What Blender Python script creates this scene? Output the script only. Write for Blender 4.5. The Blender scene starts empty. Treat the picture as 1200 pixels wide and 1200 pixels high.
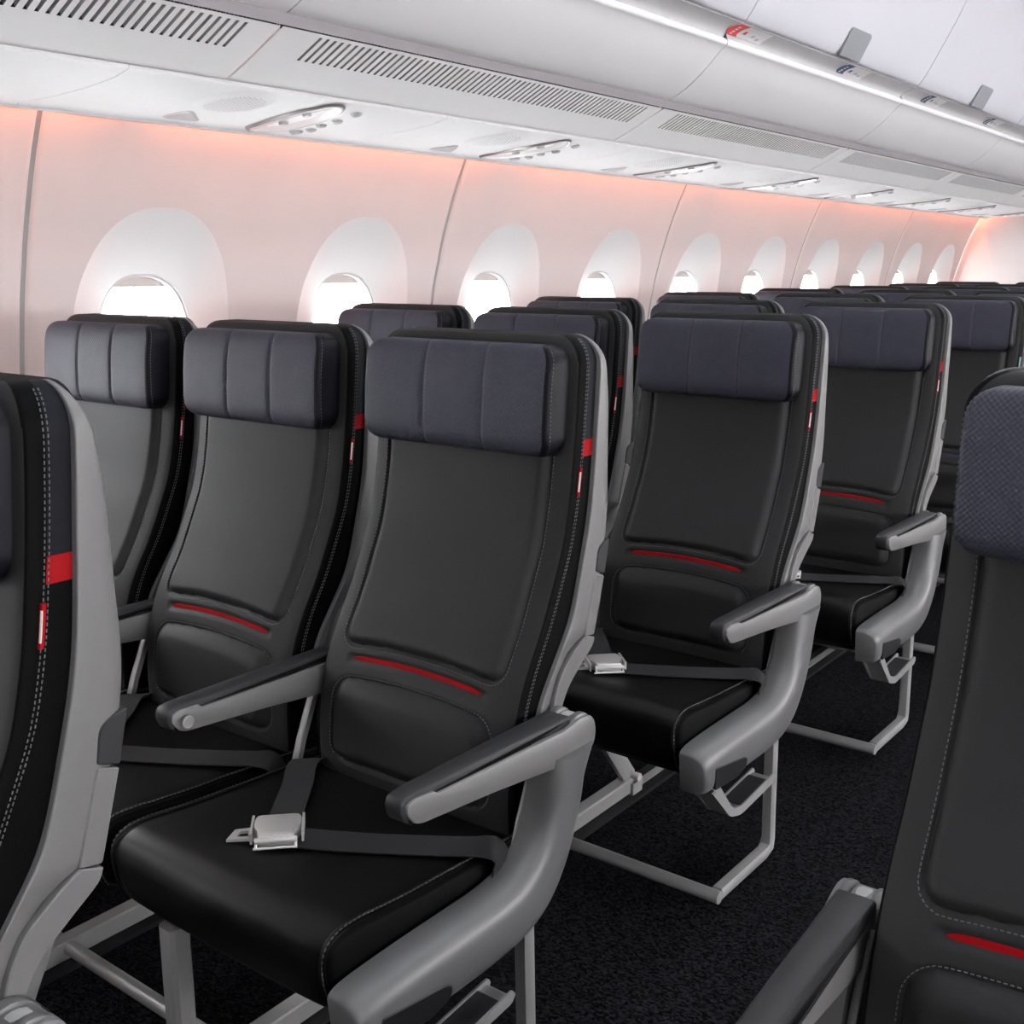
import bpy, bmesh, math, random
from mathutils import Vector, Matrix
random.seed(7)
C = bpy.context.scene.collection
PI = math.pi

# ------------------------------------------------------------------ camera
cam_d = bpy.data.cameras.new('camera')
cam = bpy.data.objects.new('camera', cam_d)
C.objects.link(cam)
cam_d.sensor_width = 36.0
cam_d.lens = 36.0 * 1312.088 / 1200.0
cam_d.clip_start = 0.02
YAW, PITCH, ROLL = math.radians(37.35288), math.radians(12.38695), math.radians(-0.08235)
fw = Vector((-math.sin(YAW) * math.cos(PITCH), math.cos(YAW) * math.cos(PITCH), -math.sin(PITCH)))
ri = Vector((math.cos(YAW), math.sin(YAW), 0))
up = ri.cross(fw)
r_ = math.cos(ROLL) * ri + math.sin(ROLL) * up
u_ = -math.sin(ROLL) * ri + math.cos(ROLL) * up
cam.matrix_world = Matrix(((r_.x, u_.x, -fw.x, 1.14465), (r_.y, u_.y, -fw.y, -1.42419), (r_.z, u_.z, -fw.z, 1.26781), (0, 0, 0, 1)))
bpy.context.scene.camera = cam

# ------------------------------------------------------------------ world, lights, exposure
wd = bpy.data.worlds.new('daylight')
bpy.context.scene.world = wd
wd.use_nodes = True
bg = wd.node_tree.nodes['Background']
bg.inputs[0].default_value = (0.95, 0.98, 1.0, 1)
bg.inputs[1].default_value = 20.0

def area(name, loc, rot, sx, sy, power, col=(1, 1, 1)):
    l = bpy.data.lights.new(name, 'AREA')
    l.shape = 'RECTANGLE'
    l.size = sx
    l.size_y = sy
    l.energy = power
    l.color = col
    o = bpy.data.objects.new(name, l)
    C.objects.link(o)
    o.location = loc
    o.rotation_euler = rot
    return o
# the cabin's own ceiling wash lamps over the two aisles
area('aisle_ceiling_lamp', (0.50, 2.2, 2.30), (0, 0, 0), 0.35, 9.5, 46, (0.92, 0.97, 1.0))
area('centre_ceiling_lamp', (2.55, 1.5, 2.30), (0, 0, 0), 0.35, 9.5, 52, (0.92, 0.97, 1.0))
# added lamp standing in for unseen far-side windows, brightens the bin undersides
area('far_side_fill_lamp', (3.86, 1.6, 1.10), (0, -PI / 2, 0), 0.40, 9.5, 520, (0.93, 0.97, 1.0))
sc = bpy.context.scene
sc.view_settings.view_transform = 'Standard'
sc.view_settings.look = 'None'
sc.view_settings.gamma = 1.0
sc.view_settings.use_curve_mapping = False
sc.view_settings.exposure = 0.43
try:
    sc.cycles.use_denoising = True
    sc.cycles.max_bounces = 10
    sc.cycles.diffuse_bounces = 6
    sc.cycles.transparent_max_bounces = 12
    sc.cycles.sample_clamp_indirect = 6.0
except Exception:
    pass

# ------------------------------------------------------------------ materials
def mat(name, col, rough=0.5, metal=0.0, spec=0.5, bump=None, var=None, emit=None):
    m = bpy.data.materials.new(name)
    m.use_nodes = True
    nt = m.node_tree
    b = nt.nodes['Principled BSDF']
    b.inputs['Base Color'].default_value = (*col, 1)
    b.inputs['Roughness'].default_value = rough
    b.inputs['Metallic'].default_value = metal
    b.inputs['Specular IOR Level'].default_value = spec
    tc = nt.nodes.new('ShaderNodeTexCoord')
    if emit:
        b.inputs['Emission Color'].default_value = (*emit[0], 1)
        b.inputs['Emission Strength'].default_value = emit[1]
    if var:
        n = nt.nodes.new('ShaderNodeTexNoise')
        n.inputs['Scale'].default_value = var[0]
        n.inputs['Detail'].default_value = 4
        nt.links.new(tc.outputs['Object'], n.inputs['Vector'])
        mp = nt.nodes.new('ShaderNodeMapRange')
        mp.inputs[1].default_value = 0.3
        mp.inputs[2].default_value = 0.7
        mp.inputs[3].default_value = 1 - var[1]
        mp.inputs[4].default_value = 1 + var[1]
        nt.links.new(n.outputs['Fac'], mp.inputs[0])
        mx = nt.nodes.new('ShaderNodeVectorMath')
        mx.operation = 'SCALE'
        mx.inputs[0].default_value = col
        nt.links.new(mp.outputs[0], mx.inputs['Scale'])
        nt.links.new(mx.outputs[0], b.inputs['Base Color'])
    if bump:
        kind, scale, strength, dist = bump
        if kind == 'dimple':
            sp = nt.nodes.new('ShaderNodeSeparateXYZ')
            nt.links.new(tc.outputs['Object'], sp.inputs[0])
            def mth(op, a, b=None):
                q = nt.nodes.new('ShaderNodeMath')
                q.operation = op
                for i, v in enumerate((a, b)):
                    if v is None:
                        continue
                    if isinstance(v, (int, float)):
                        q.inputs[i].default_value = v
                    else:
                        nt.links.new(v, q.inputs[i])
                return q.outputs[0]
            u = mth('SINE', mth('MULTIPLY', sp.outputs[0], scale))
            w = mth('SINE', mth('MULTIPLY', sp.outputs[2], scale))
            t = sp
            out = mth('MULTIPLY', u, w)
        elif kind == 'voronoi':
            t = nt.nodes.new('ShaderNodeTexVoronoi')
            t.inputs['Scale'].default_value = scale
            t.inputs['Randomness'].default_value = 0.35
            out = t.outputs['Distance']
        elif kind == 'wave':
            t = nt.nodes.new('ShaderNodeTexWave')
            t.inputs['Scale'].default_value = scale
            out = t.outputs['Fac']
        else:
            t = nt.nodes.new('ShaderNodeTexNoise')
            t.inputs['Scale'].default_value = scale
            t.inputs['Detail'].default_value = 3
            out = t.outputs['Fac']
        if kind != 'dimple':
            nt.links.new(tc.outputs['Object'], t.inputs['Vector'])
        bp = nt.nodes.new('ShaderNodeBump')
        bp.inputs['Strength'].default_value = strength
        bp.inputs['Distance'].default_value = dist
        nt.links.new(out, bp.inputs['Height'])
        nt.links.new(bp.outputs[0], b.inputs['Normal'])
    return m

M = {}
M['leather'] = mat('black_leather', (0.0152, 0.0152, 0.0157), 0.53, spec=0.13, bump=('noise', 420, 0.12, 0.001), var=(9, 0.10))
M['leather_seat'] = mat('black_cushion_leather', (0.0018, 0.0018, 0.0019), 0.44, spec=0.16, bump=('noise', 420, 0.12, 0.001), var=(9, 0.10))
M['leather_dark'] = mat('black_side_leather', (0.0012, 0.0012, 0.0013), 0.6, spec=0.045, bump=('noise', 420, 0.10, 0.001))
M['navy'] = mat('navy_side_fabric', (0.0030, 0.0034, 0.0058), 0.6, spec=0.12, bump=('noise', 500, 0.1, 0.001))
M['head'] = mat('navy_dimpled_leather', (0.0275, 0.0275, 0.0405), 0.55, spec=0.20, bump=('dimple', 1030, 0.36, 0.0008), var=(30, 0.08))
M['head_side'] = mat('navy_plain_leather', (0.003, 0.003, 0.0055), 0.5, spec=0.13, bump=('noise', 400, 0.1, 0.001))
M['red'] = mat('red_fabric', (0.22, 0.003, 0.005), 0.65, spec=0.08, bump=('noise', 600, 0.15, 0.001))
M['blue'] = mat('blue_fabric', (0.022, 0.024, 0.06), 0.55, bump=('noise', 600, 0.15, 0.001))
M['teal'] = mat('pale_teal_tag', (0.20, 0.33, 0.33), 0.5)
M['thread'] = mat('grey_thread', (0.085, 0.087, 0.09), 0.7)
M['white_thread'] = mat('white_print', (0.75, 0.72, 0.70), 0.6)
M['shell'] = mat('light_grey_plastic', (0.100, 0.099, 0.0985), 0.45, bump=('noise', 700, 0.05, 0.0006), var=(60, 0.03))
M['grey'] = mat('mid_grey_plastic', (0.072, 0.072, 0.074), 0.42, bump=('noise', 700, 0.04, 0.0006))
M['pad'] = mat('charcoal_rubber', (0.019, 0.019, 0.021), 0.5, spec=0.22, bump=('noise', 800, 0.12, 0.0006))
M['dark'] = mat('dark_plastic', (0.006, 0.006, 0.007), 0.5, spec=0.2)
M['metal'] = mat('grey_painted_metal', (0.23, 0.23, 0.23), 0.38, metal=0.35)
M['steel'] = mat('brushed_steel', (0.50, 0.485, 0.475), 0.38, metal=0.5, bump=('noise', 300, 0.05, 0.0005))
M['belt'] = mat('charcoal_webbing', (0.0145, 0.0145, 0.0155), 0.75, spec=0.2, bump=('wave', 420, 0.25, 0.0006))
M['wall'] = mat('warm_white_wall_panel', (0.475, 0.462, 0.460), 0.6, spec=0.25, bump=('noise', 90, 0.03, 0.001), var=(5, 0.02))
M['reveal'] = mat('white_window_reveal', (0.54, 0.525, 0.525), 0.6, spec=0.2)
M['white'] = mat('white_ceiling_plastic', (0.88, 0.88, 0.885), 0.6, spec=0.25, var=(4, 0.01))
M['bin'] = mat('grey_white_bin', (0.75, 0.745, 0.76), 0.6, spec=0.2, var=(4, 0.01))
M['bin_strip'] = mat('grey_bin_strip', (0.45, 0.445, 0.45), 0.45)
M['door'] = mat('pale_bin_door', (0.52, 0.52, 0.56), 0.45, var=(4, 0.01))
M['gap_shade'] = mat('gap_shade_grey', (0.24, 0.225, 0.24), 0.6)  # gap colour, also paints the shade along the bin belly's lower edge
M['slot'] = mat('slot_grey', (0.32, 0.32, 0.32), 0.7)
M['shadow'] = mat('black_gap', (0.02, 0.02, 0.022), 0.8)
M['tab'] = mat('latch_grey', (0.17, 0.18, 0.195), 0.4)
M['label_white'] = mat('placard_white', (0.78, 0.77, 0.77), 0.5)
M['label_red'] = mat('placard_red', (0.55, 0.03, 0.03), 0.5)
M['label_navy'] = mat('placard_navy', (0.03, 0.05, 0.11), 0.5)
M['trim'] = mat('dish_trim_grey', (0.22, 0.20, 0.20), 0.35, metal=0.3)
M['button'] = mat('button_grey', (0.42, 0.42, 0.43), 0.45)
M['dish'] = mat('dish_white', (0.86, 0.85, 0.85), 0.25)
M['shade'] = mat('window_shade', (0.50, 0.44, 0.42), 0.6)
M['led'] = mat('salmon_cove_light', (1, 0.5, 0.4), 0.5, emit=((1.0, 0.25, 0.11), 48.0))
M['lip'] = mat('pale_lip', (0.72, 0.75, 0.78), 0.4)
M['seam'] = mat('seam_grey', (0.15, 0.14, 0.14), 0.6)
M['part'] = mat('partition_panel', (0.60, 0.555, 0.545), 0.5, bump=('noise', 30, 0.05, 0.002), var=(6, 0.03))

def carpet():
    m = mat('dark_carpet', (0.012, 0.012, 0.015), 0.95, spec=0.03)
    nt = m.node_tree
    b = nt.nodes['Principled BSDF']
    tc = nt.nodes.new('ShaderNodeTexCoord')
    mp = nt.nodes.new('ShaderNodeMapping')
    mp.inputs['Rotation'].default_value = (0, 0, 0.5)
    mp.inputs['Scale'].default_value = (1, 1.7, 1)
    nt.links.new(tc.outputs['Object'], mp.inputs[0])
    v = nt.nodes.new('ShaderNodeTexVoronoi')
    v.inputs['Scale'].default_value = 170
    nt.links.new(mp.outputs[0], v.inputs['Vector'])
    n = nt.nodes.new('ShaderNodeTexNoise')
    n.inputs['Scale'].default_value = 260
    n.inputs['Detail'].default_value = 3
    nt.links.new(mp.outputs[0], n.inputs['Vector'])
    a = nt.nodes.new('ShaderNodeMath')
    a.operation = 'MULTIPLY'
    nt.links.new(v.outputs['Color'], a.inputs[0])
    nt.links.new(n.outputs['Fac'], a.inputs[1])
    r = nt.nodes.new('ShaderNodeValToRGB')
    e = r.color_ramp.elements
    e[0].position = 0.14
    e[0].color = (0.0006, 0.0006, 0.0008, 1)
    e[1].position = 0.46
    e[1].color = (0.0140, 0.0143, 0.0175, 1)
    nt.links.new(a.outputs[0], r.inputs[0])
    nt.links.new(r.outputs[0], b.inputs['Base Color'])
    bp = nt.nodes.new('ShaderNodeBump')
    bp.inputs['Strength'].default_value = 0.8
    bp.inputs['Distance'].default_value = 0.003
    nt.links.new(a.outputs[0], bp.inputs['Height'])
    nt.links.new(bp.outputs[0], b.inputs['Normal'])
    return m
M['carpet'] = carpet()

def thin_glass():
    m = bpy.data.materials.new('thin_window_pane')
    m.use_nodes = True
    nt = m.node_tree
    nt.nodes.clear()
    o = nt.nodes.new('ShaderNodeOutputMaterial')
    t = nt.nodes.new('ShaderNodeBsdfTransparent')
    t.inputs[0].default_value = (0.96, 0.97, 0.97, 1)
    g = nt.nodes.new('ShaderNodeBsdfGlossy')
    g.inputs['Roughness'].default_value = 0.02
    x = nt.nodes.new('ShaderNodeMixShader')
    x.inputs[0].default_value = 0.05
    nt.links.new(t.outputs[0], x.inputs[1])
    nt.links.new(g.outputs[0], x.inputs[2])
    nt.links.new(x.outputs[0], o.inputs[0])
    return m
M['glass'] = thin_glass()

# ------------------------------------------------------------------ helpers
def lerp_tab(tab, z):
    if z <= tab[0][0]:
        return tab[0][1]
    for (a, b), (c, d) in zip(tab, tab[1:]):
        if z <= c:
            t = (z - a) / (c - a)
            return b + (d - b) * t
    return tab[-1][1]

def smooth_tab(tab, n=4):
    """Resample a (z, value) table with a Catmull-Rom curve."""
    out = []
    for i in range(len(tab) - 1):
        p0 = tab[max(i - 1, 0)]
        p1, p2 = tab[i], tab[i + 1]
        p3 = tab[min(i + 2, len(tab) - 1)]
        for k in range(n):
            t = k / n
            q = []
            for d in (0, 1):
                q.append(0.5 * (2 * p1[d] + (p2[d] - p0[d]) * t + (2 * p0[d] - 5 * p1[d] + 4 * p2[d] - p3[d]) * t * t + (3 * p1[d] - p0[d] - 3 * p2[d] + p3[d]) * t ** 3))
            out.append(tuple(q))
    out.append(tab[-1])
    return out

class MB:
    def __init__(self):
        self.v, self.f, self.mi, self.mats = [], [], [], []
    def m(self, name):
        if name not in self.mats:
            self.mats.append(name)
        return self.mats.index(name)
    def add(self, vs, fs, mname):
        o = len(self.v)
        k = self.m(mname)
        self.v += [tuple(p) for p in vs]
        for f in fs:
            self.f.append([i + o for i in f])
            self.mi.append(k)
    def loft(self, rings, mname, cap0=True, cap1=True, closed=True):
        n = len(rings[0])
        vs = [p for r in rings for p in r]
        fs = []
        for i in range(len(rings) - 1):
            for j in range(n if closed else n - 1):
                a, b = i * n + j, i * n + (j + 1) % n
                fs.append([a, b, b + n, a + n])
        if cap0:
            fs.append(list(range(n))[::-1])
        if cap1:
            fs.append([(len(rings) - 1) * n + j for j in range(n)])
        self.add(vs, fs, mname)
    def box(self, c, s, mname, rot=None):
        vs = []
        for sx in (-1, 1):
            for sy in (-1, 1):
                for sz in (-1, 1):
                    p = Vector((sx * s[0] / 2, sy * s[1] / 2, sz * s[2] / 2))
                    if rot is not None:
                        p = rot @ p
                    vs.append(p + Vector(c))
        self.add(vs, [[0, 1, 3, 2], [4, 6, 7, 5], [0, 4, 5, 1], [2, 3, 7, 6], [0, 2, 6, 4], [1, 5, 7, 3]], mname)
    def tube(self, pts, r, mname, n=12, ry=None, square=False):
        pts = [Vector(p) for p in pts]
        rings = []
        t0 = (pts[1] - pts[0]).normalized()
        ref = Vector((0, 0, 1)) if abs(t0.z) < 0.9 else Vector((1, 0, 0))
        s = t0.cross(ref).normalized()
        for i, p in enumerate(pts):
            if i == 0:
                t = t0
            elif i == len(pts) - 1:
                t = (pts[i] - pts[i - 1]).normalized()
            else:
                t = ((pts[i] - pts[i - 1]).normalized() + (pts[i + 1] - pts[i]).normalized()).normalized()
            s = (s - t * s.dot(t)).normalized()
            w = t.cross(s)
            k = 1.0
            if 0 < i < len(pts) - 1:
                k = 1 / max(0.6, t.dot((pts[i] - pts[i - 1]).normalized()))
            ring = []
            for j in range(n):
                a = 2 * PI * (j + 0.5) / n
                ca, sa = math.cos(a), math.sin(a)
                if square:
                    q = max(abs(ca), abs(sa))
                    q = (abs(ca) ** 6 + abs(sa) ** 6) ** (1 / 6)
                    ca, sa = ca / q, sa / q
                ring.append(p + s * ca * r * k + w * sa * (ry or r) * k)
            rings.append(ring)
        self.loft(rings, mname)
    def build(self, name, parent=None, smooth=38, coll=True):
        me = bpy.data.meshes.new(name)
        me.from_pydata(self.v, [], self.f)
        for k in self.mats:
            me.materials.append(M[k])
        me.polygons.foreach_set('material_index', self.mi)
        me.update()
        bm = bmesh.new()
        bm.from_mesh(me)
        bmesh.ops.recalc_face_normals(bm, faces=bm.faces)
        bm.to_mesh(me)
        bm.free()
        if smooth:
            me.polygons.foreach_set('use_smooth', [True] * len(me.polygons))
            me.set_sharp_from_angle(angle=math.radians(smooth))
        o = bpy.data.objects.new(name, me)
        C.objects.link(o)
        if parent is not None:
            o.parent = parent
        return o

def round_poly(pts, r, n=5):
    """Round the corners of a closed 2-D outline; r is one radius or one per point."""
    out = []
    N = len(pts)
    for i in range(N):
        rr = r[i] if isinstance(r, (list, tuple)) else r
        p0, p, p1 = Vector(pts[i - 1]), Vector(pts[i]), Vector(pts[(i + 1) % N])
        a, b = p0 - p, p1 - p
        la, lb = a.length, b.length
        d = min(rr, la * 0.48, lb * 0.48)
        if d < 1e-5:
            out.append(p)
            continue
        A, B = p + a / la * d, p + b / lb * d
        for k in range(n + 1):
            t = k / n
            out.append(A * (1 - t) ** 2 + p * 2 * t * (1 - t) + B * t * t)
    return out

def inset(pts, d):
    """Offset a closed outline inwards by d (outline may run either way)."""
    N = len(pts)
    area_ = sum(pts[i - 1].x * pts[i].y - pts[i].x * pts[i - 1].y for i in range(N))
    sg = 1 if area_ > 0 else -1
    out = []
    for i in range(N):
        a = (pts[i] - pts[i - 1])
        b = (pts[(i + 1) % N] - pts[i])
        if a.length < 1e-9 or b.length < 1e-9:
            out.append(pts[i].copy())
            continue
        a.normalize(); b.normalize()
        na, nb = Vector((-a.y, a.x)) * sg, Vector((-b.y, b.x)) * sg
        m = na + nb
        if m.length < 1e-6:
            m = na
        m.normalize()
        k = 1 / max(0.5, m.dot(na))
        out.append(pts[i] + m * d * k)
    return out

def extrude_x(mb, outline, stations, mname):
    """Closed (y, z) outline swept along x; stations = [(x, inset)]."""
    rings = []
    for x, d in stations:
        o = inset(outline, d) if abs(d) > 1e-7 else outline
        rings.append([(x, p.x, p.y) for p in o])
    mb.loft(rings, mname)

def bevel_st(x0, x1, b, n=4):
    st = []
    for k in range(n + 1):
        a = PI / 2 * k / n
        st.append((x0 + b * (1 - math.sin(a)) if x1 < x0 else x0 + b * (1 - math.cos(a)), b * (1 - math.sin(a))))
    e = []
    for k in range(n + 1):
        a = PI / 2 * (n - k) / n
        e.append((x1 - b * (1 - math.cos(a)), b * (1 - math.sin(a))))
    return st + e

def empty(name, label, cat, loc=(0, 0, 0), group=None):
    o = bpy.data.objects.new(name, None)
    C.objects.link(o)
    o.location = loc
    o.empty_display_size = 0.1
    o['label'] = label
    o['category'] = cat
    if group:
        o['group'] = group
    return o

def tag(o, label, cat, group=None):
    o['label'] = label
    o['category'] = cat
    if group:
        o['group'] = group
    return o

def struct(o, label=None):
    o['kind'] = 'structure'
    if label:
        o['label'] = label
    return o

def copy_tree(o, parent=None):
    c = o.copy()
    C.objects.link(c)
    c.parent = parent
    for ch in list(o.children):
        copy_tree(ch, c)
    return c

# ------------------------------------------------------------------ floor, far walls, ceiling
Y0, Y1 = -3.6, 7.181
XR = 3.9
mb = MB()
mb.add([(-1.7, Y0, 0), (XR, Y0, 0), (XR, Y1 + 0.1, 0), (-1.7, Y1 + 0.1, 0)], [[0, 1, 2, 3]], 'carpet')
struct(mb.build('floor', smooth=0), 'dark charcoal woven carpet')

WALL = smooth_tab([(0.0, -1.30), (0.2, -1.345), (0.45, -1.38), (0.7, -1.398), (0.85, -1.397), (1.02, -1.381), (1.195, -1.350), (1.27, -1.330), (1.35, -1.308), (1.49, -1.257), (1.60, -1.206), (1.72, -1.14)], 5)
def wx(z):
    return lerp_tab(WALL, z)

WP, W0 = 0.72, 0.345            # window pitch, first window centre
SEAM0 = -0.015
WZ = 1.055                      # window centre height
OA, OB, OE = 0.238, 0.356, 2.35  # outer reveal half sizes and squareness
IA, IB, IE = 0.142, 0.196, 2.5   # inner opening
IXW = -1.405
KWIN = range(-4, 10)
NR = 96
def sup(a, b, e, ang):
    ca, sa = math.cos(ang), math.sin(ang)
    k = (abs(ca / a) ** e + abs(sa / b) ** e) ** (-1 / e)
    return ca * k, sa * k

# window wall panels: two windows per panel, seam between panels
mb = MB()
ZT = 1.70
for k in KWIN:
    cy = W0 + WP * k
    lo = SEAM0 + WP * k + (0.006 if k % 2 == 0 else 0)
    hi = SEAM0 + WP * (k + 1) - (0.006 if k % 2 == 1 else 0)
    rings = []
    NS = 26
    for s in range(NS + 1):
        t = s / NS
        ring = []
        for j in range(NR):
            a = 2 * PI * j / NR
            oy, oz = sup(OA, OB, OE, a)
            # where this spoke leaves the panel rectangle
            dy, dz = math.cos(a) * OA, math.sin(a) * OB
            ky = ((hi - cy) / dy) if dy > 1e-9 else ((lo - cy) / dy if dy < -1e-9 else 1e9)
            kz = ((ZT - WZ) / dz) if dz > 1e-9 else ((0 - WZ) / dz if dz < -1e-9 else 1e9)
            kk = min(ky, kz)
            # snap spokes to the rectangle corners
            ry, rz = dy * kk, dz * kk
            y, z = cy + oy + (ry - oy) * t, WZ + oz + (rz - oz) * t
            x = wx(z)
            if k % 2 == 0:
                x -= 0.006 * max(0, 1 - (y - lo) / 0.01)
            else:
                x -= 0.006 * max(0, 1 - (hi - y) / 0.01)
            ring.append((x, y, z))
        rings.append(ring)
    mb.loft(rings, 'wall', cap0=False, cap1=False)
    # corner fill
    for (yy, zz) in ((lo, ZT), (hi, ZT), (lo, 0.0), (hi, 0.0)):
        outer = rings[-1]
        near = sorted(range(NR), key=lambda j: (outer[j][1] - yy) ** 2 + (outer[j][2] - zz) ** 2)[:6]
        ed = [j for j in near if abs(outer[j][1] - yy) < 1e-6]
        ez = [j for j in near if abs(outer[j][2] - zz) < 1e-6]
        if ed and ez:
            mb.add([outer[ed[0]], outer[ez[0]], (wx(zz), yy, zz)], [[0, 1, 2]], 'wall')
# recessed grey strips seen in the seams
for k in KWIN:
    if k % 2 == 0:
        y = SEAM0 + WP * k
        r = []
        for i in range(40):
            z = ZT * i / 39
            r.append([(wx(z) - 0.0062, y - 0.03, z), (wx(z) - 0.0085, y - 0.005, z), (wx(z) - 0.0085, y + 0.005, z), (wx(z) - 0.0062, y + 0.03, z)])
        mb.loft(r, 'seam', False, False, closed=False)
struct(mb.build('wall_left', smooth=50), 'warm white curved cabin side wall with panel seams')

# ------------------------------------------------------------------ windows
def make_window():
    root = bpy.data.objects.new('window_1', None)
    C.objects.link(root)
    f = MB()
    rings = []
    for s in range(13):
        t = s / 12
        ring = []
        for j in range(NR):
            a = 2 * PI * j / NR
            oy, oz = sup(OA, OB, OE, a)
            iy, iz = sup(IA, IB, IE, a)
            y, z = oy + (iy - oy) * t, oz + (iz - oz) * t
            xo = wx(WZ + oz)
            e = t ** 0.95
            x = xo + (IXW - xo) * e
            ring.append((x, y, z + WZ))
        rings.append(ring)
    f.loft(rings, 'reveal', False, False)
    f.build('window_reveal', root, smooth=60)
    g = MB()
    rings = []
    for (x, k) in ((IXW, 1.0), (IXW - 0.004, 0.985), (IXW - 0.004, 0.955), (IXW - 0.03, 0.95), (IXW - 0.055, 0.94)):
        rings.append([(x, IA * 0 + sup(IA, IB, IE, 2 * PI * j / NR)[0] * k, WZ + sup(IA, IB, IE, 2 * PI * j / NR)[1] * k) for j in range(NR)])
    g.loft(rings, 'reveal', False, False)
    g.build('window_frame', root, smooth=40)
    p = MB()
    p.add([(IXW - 0.05, sup(IA, IB, IE, 2 * PI * j / NR)[0] * 0.945, WZ + sup(IA, IB, IE, 2 * PI * j / NR)[1] * 0.945) for j in range(NR)], [list(range(NR))], 'glass')
    p.build('pane', root, smooth=0)
    s = MB()
    top = [sup(IA, IB, IE, PI * j / 40) for j in range(41)]
    cut = 1.216 - WZ
    pts = [(y * 0.96, z * 0.96) for y, z in top if z * 0.96 > cut]
    a0, a1 = pts[0], pts[-1]
    ring = [(y, z) for y, z in pts] + [(a1[0] - 0.006, cut), (a0[0] + 0.006, cut)]
    s.loft([[(IXW - 0.022 - d, y, z + WZ) for y, z in ring] for d in (0, 0.006)], 'shade')
    s.build('window_shade', root, smooth=0)
    return root
w0 = make_window()
for n, k in enumerate(KWIN):
    o = w0 if n == 0 else copy_tree(w0)
    o.name = 'window_%d' % (n + 1)
    o.location = (0, W0 + WP * k, 0)
    struct(o)

# partition at the far end, and the rest of the cabin shell out of frame
mb = MB()
mb.add([(-1.6, Y1, 0), (XR, Y1, 0), (XR, Y1, 2.5), (-1.6, Y1, 2.5)], [[0, 1, 2, 3]], 'part')
struct(mb.build('wall_back', smooth=0), 'pale pink-white partition closing the far end of the cabin')
mb = MB()
mb.add([(-1.6, Y0, 0), (XR, Y0, 0), (XR, Y0, 2.5), (-1.6, Y0, 2.5)], [[0, 1, 2, 3]], 'pad')  # unseen wall, coloured charcoal to cut low frontal light on the seats
struct(mb.build('wall_front', smooth=0))
mb = MB()
mb.add([(XR, Y0, 0), (XR, Y1, 0), (XR, Y1, 2.5), (XR, Y0, 2.5)], [[0, 1, 2, 3]], 'part')
struct(mb.build('wall_right', smooth=0))
mb = MB()
prof = [(-0.135, 2.345), (-0.05, 2.37), (0.2, 2.39), (0.6, 2.40), (1.0, 2.39), (2.5, 2.38), (XR, 2.36)]
mb.loft([[(x, y, z) for x, z in prof] for y in (Y0, Y1)], 'door', False, False, closed=False)
mb.loft([[(x, y, z) for x, z in [(-0.9, 2.48), (XR, 2.48)]] for y in (Y0, Y1)], 'door', False, False, closed=False)
mb.loft([[(x, y, z) for x, z in [(-1.16, 1.69), (-1.19, 1.75), (-0.9, 2.48)]] for y in (Y0, Y1)], 'shadow', False, False, closed=False)  # unseen dark skin added to block daylight leaking in above the bins
struct(mb.build('ceiling', smooth=60), 'pale lavender white cabin ceiling panels')

# ------------------------------------------------------------------ cove light along the wall top
BP, B0 = 1.44, 0.115            # bin module pitch and first joint
KB = range(-3, 5)
for n, k in enumerate(KB):
    y0 = 0.20 + BP * k
    mb = MB()
    mb.box((-1.163, y0 + BP / 2, 1.658), (0.016, BP - 0.10, 0.010), 'led')
    o = mb.build('cove_light_strip', smooth=0)
    tag(o, 'salmon light strip hidden in the gap above the window wall', 'light', 'salmon cove light strips along the wall top')

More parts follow.
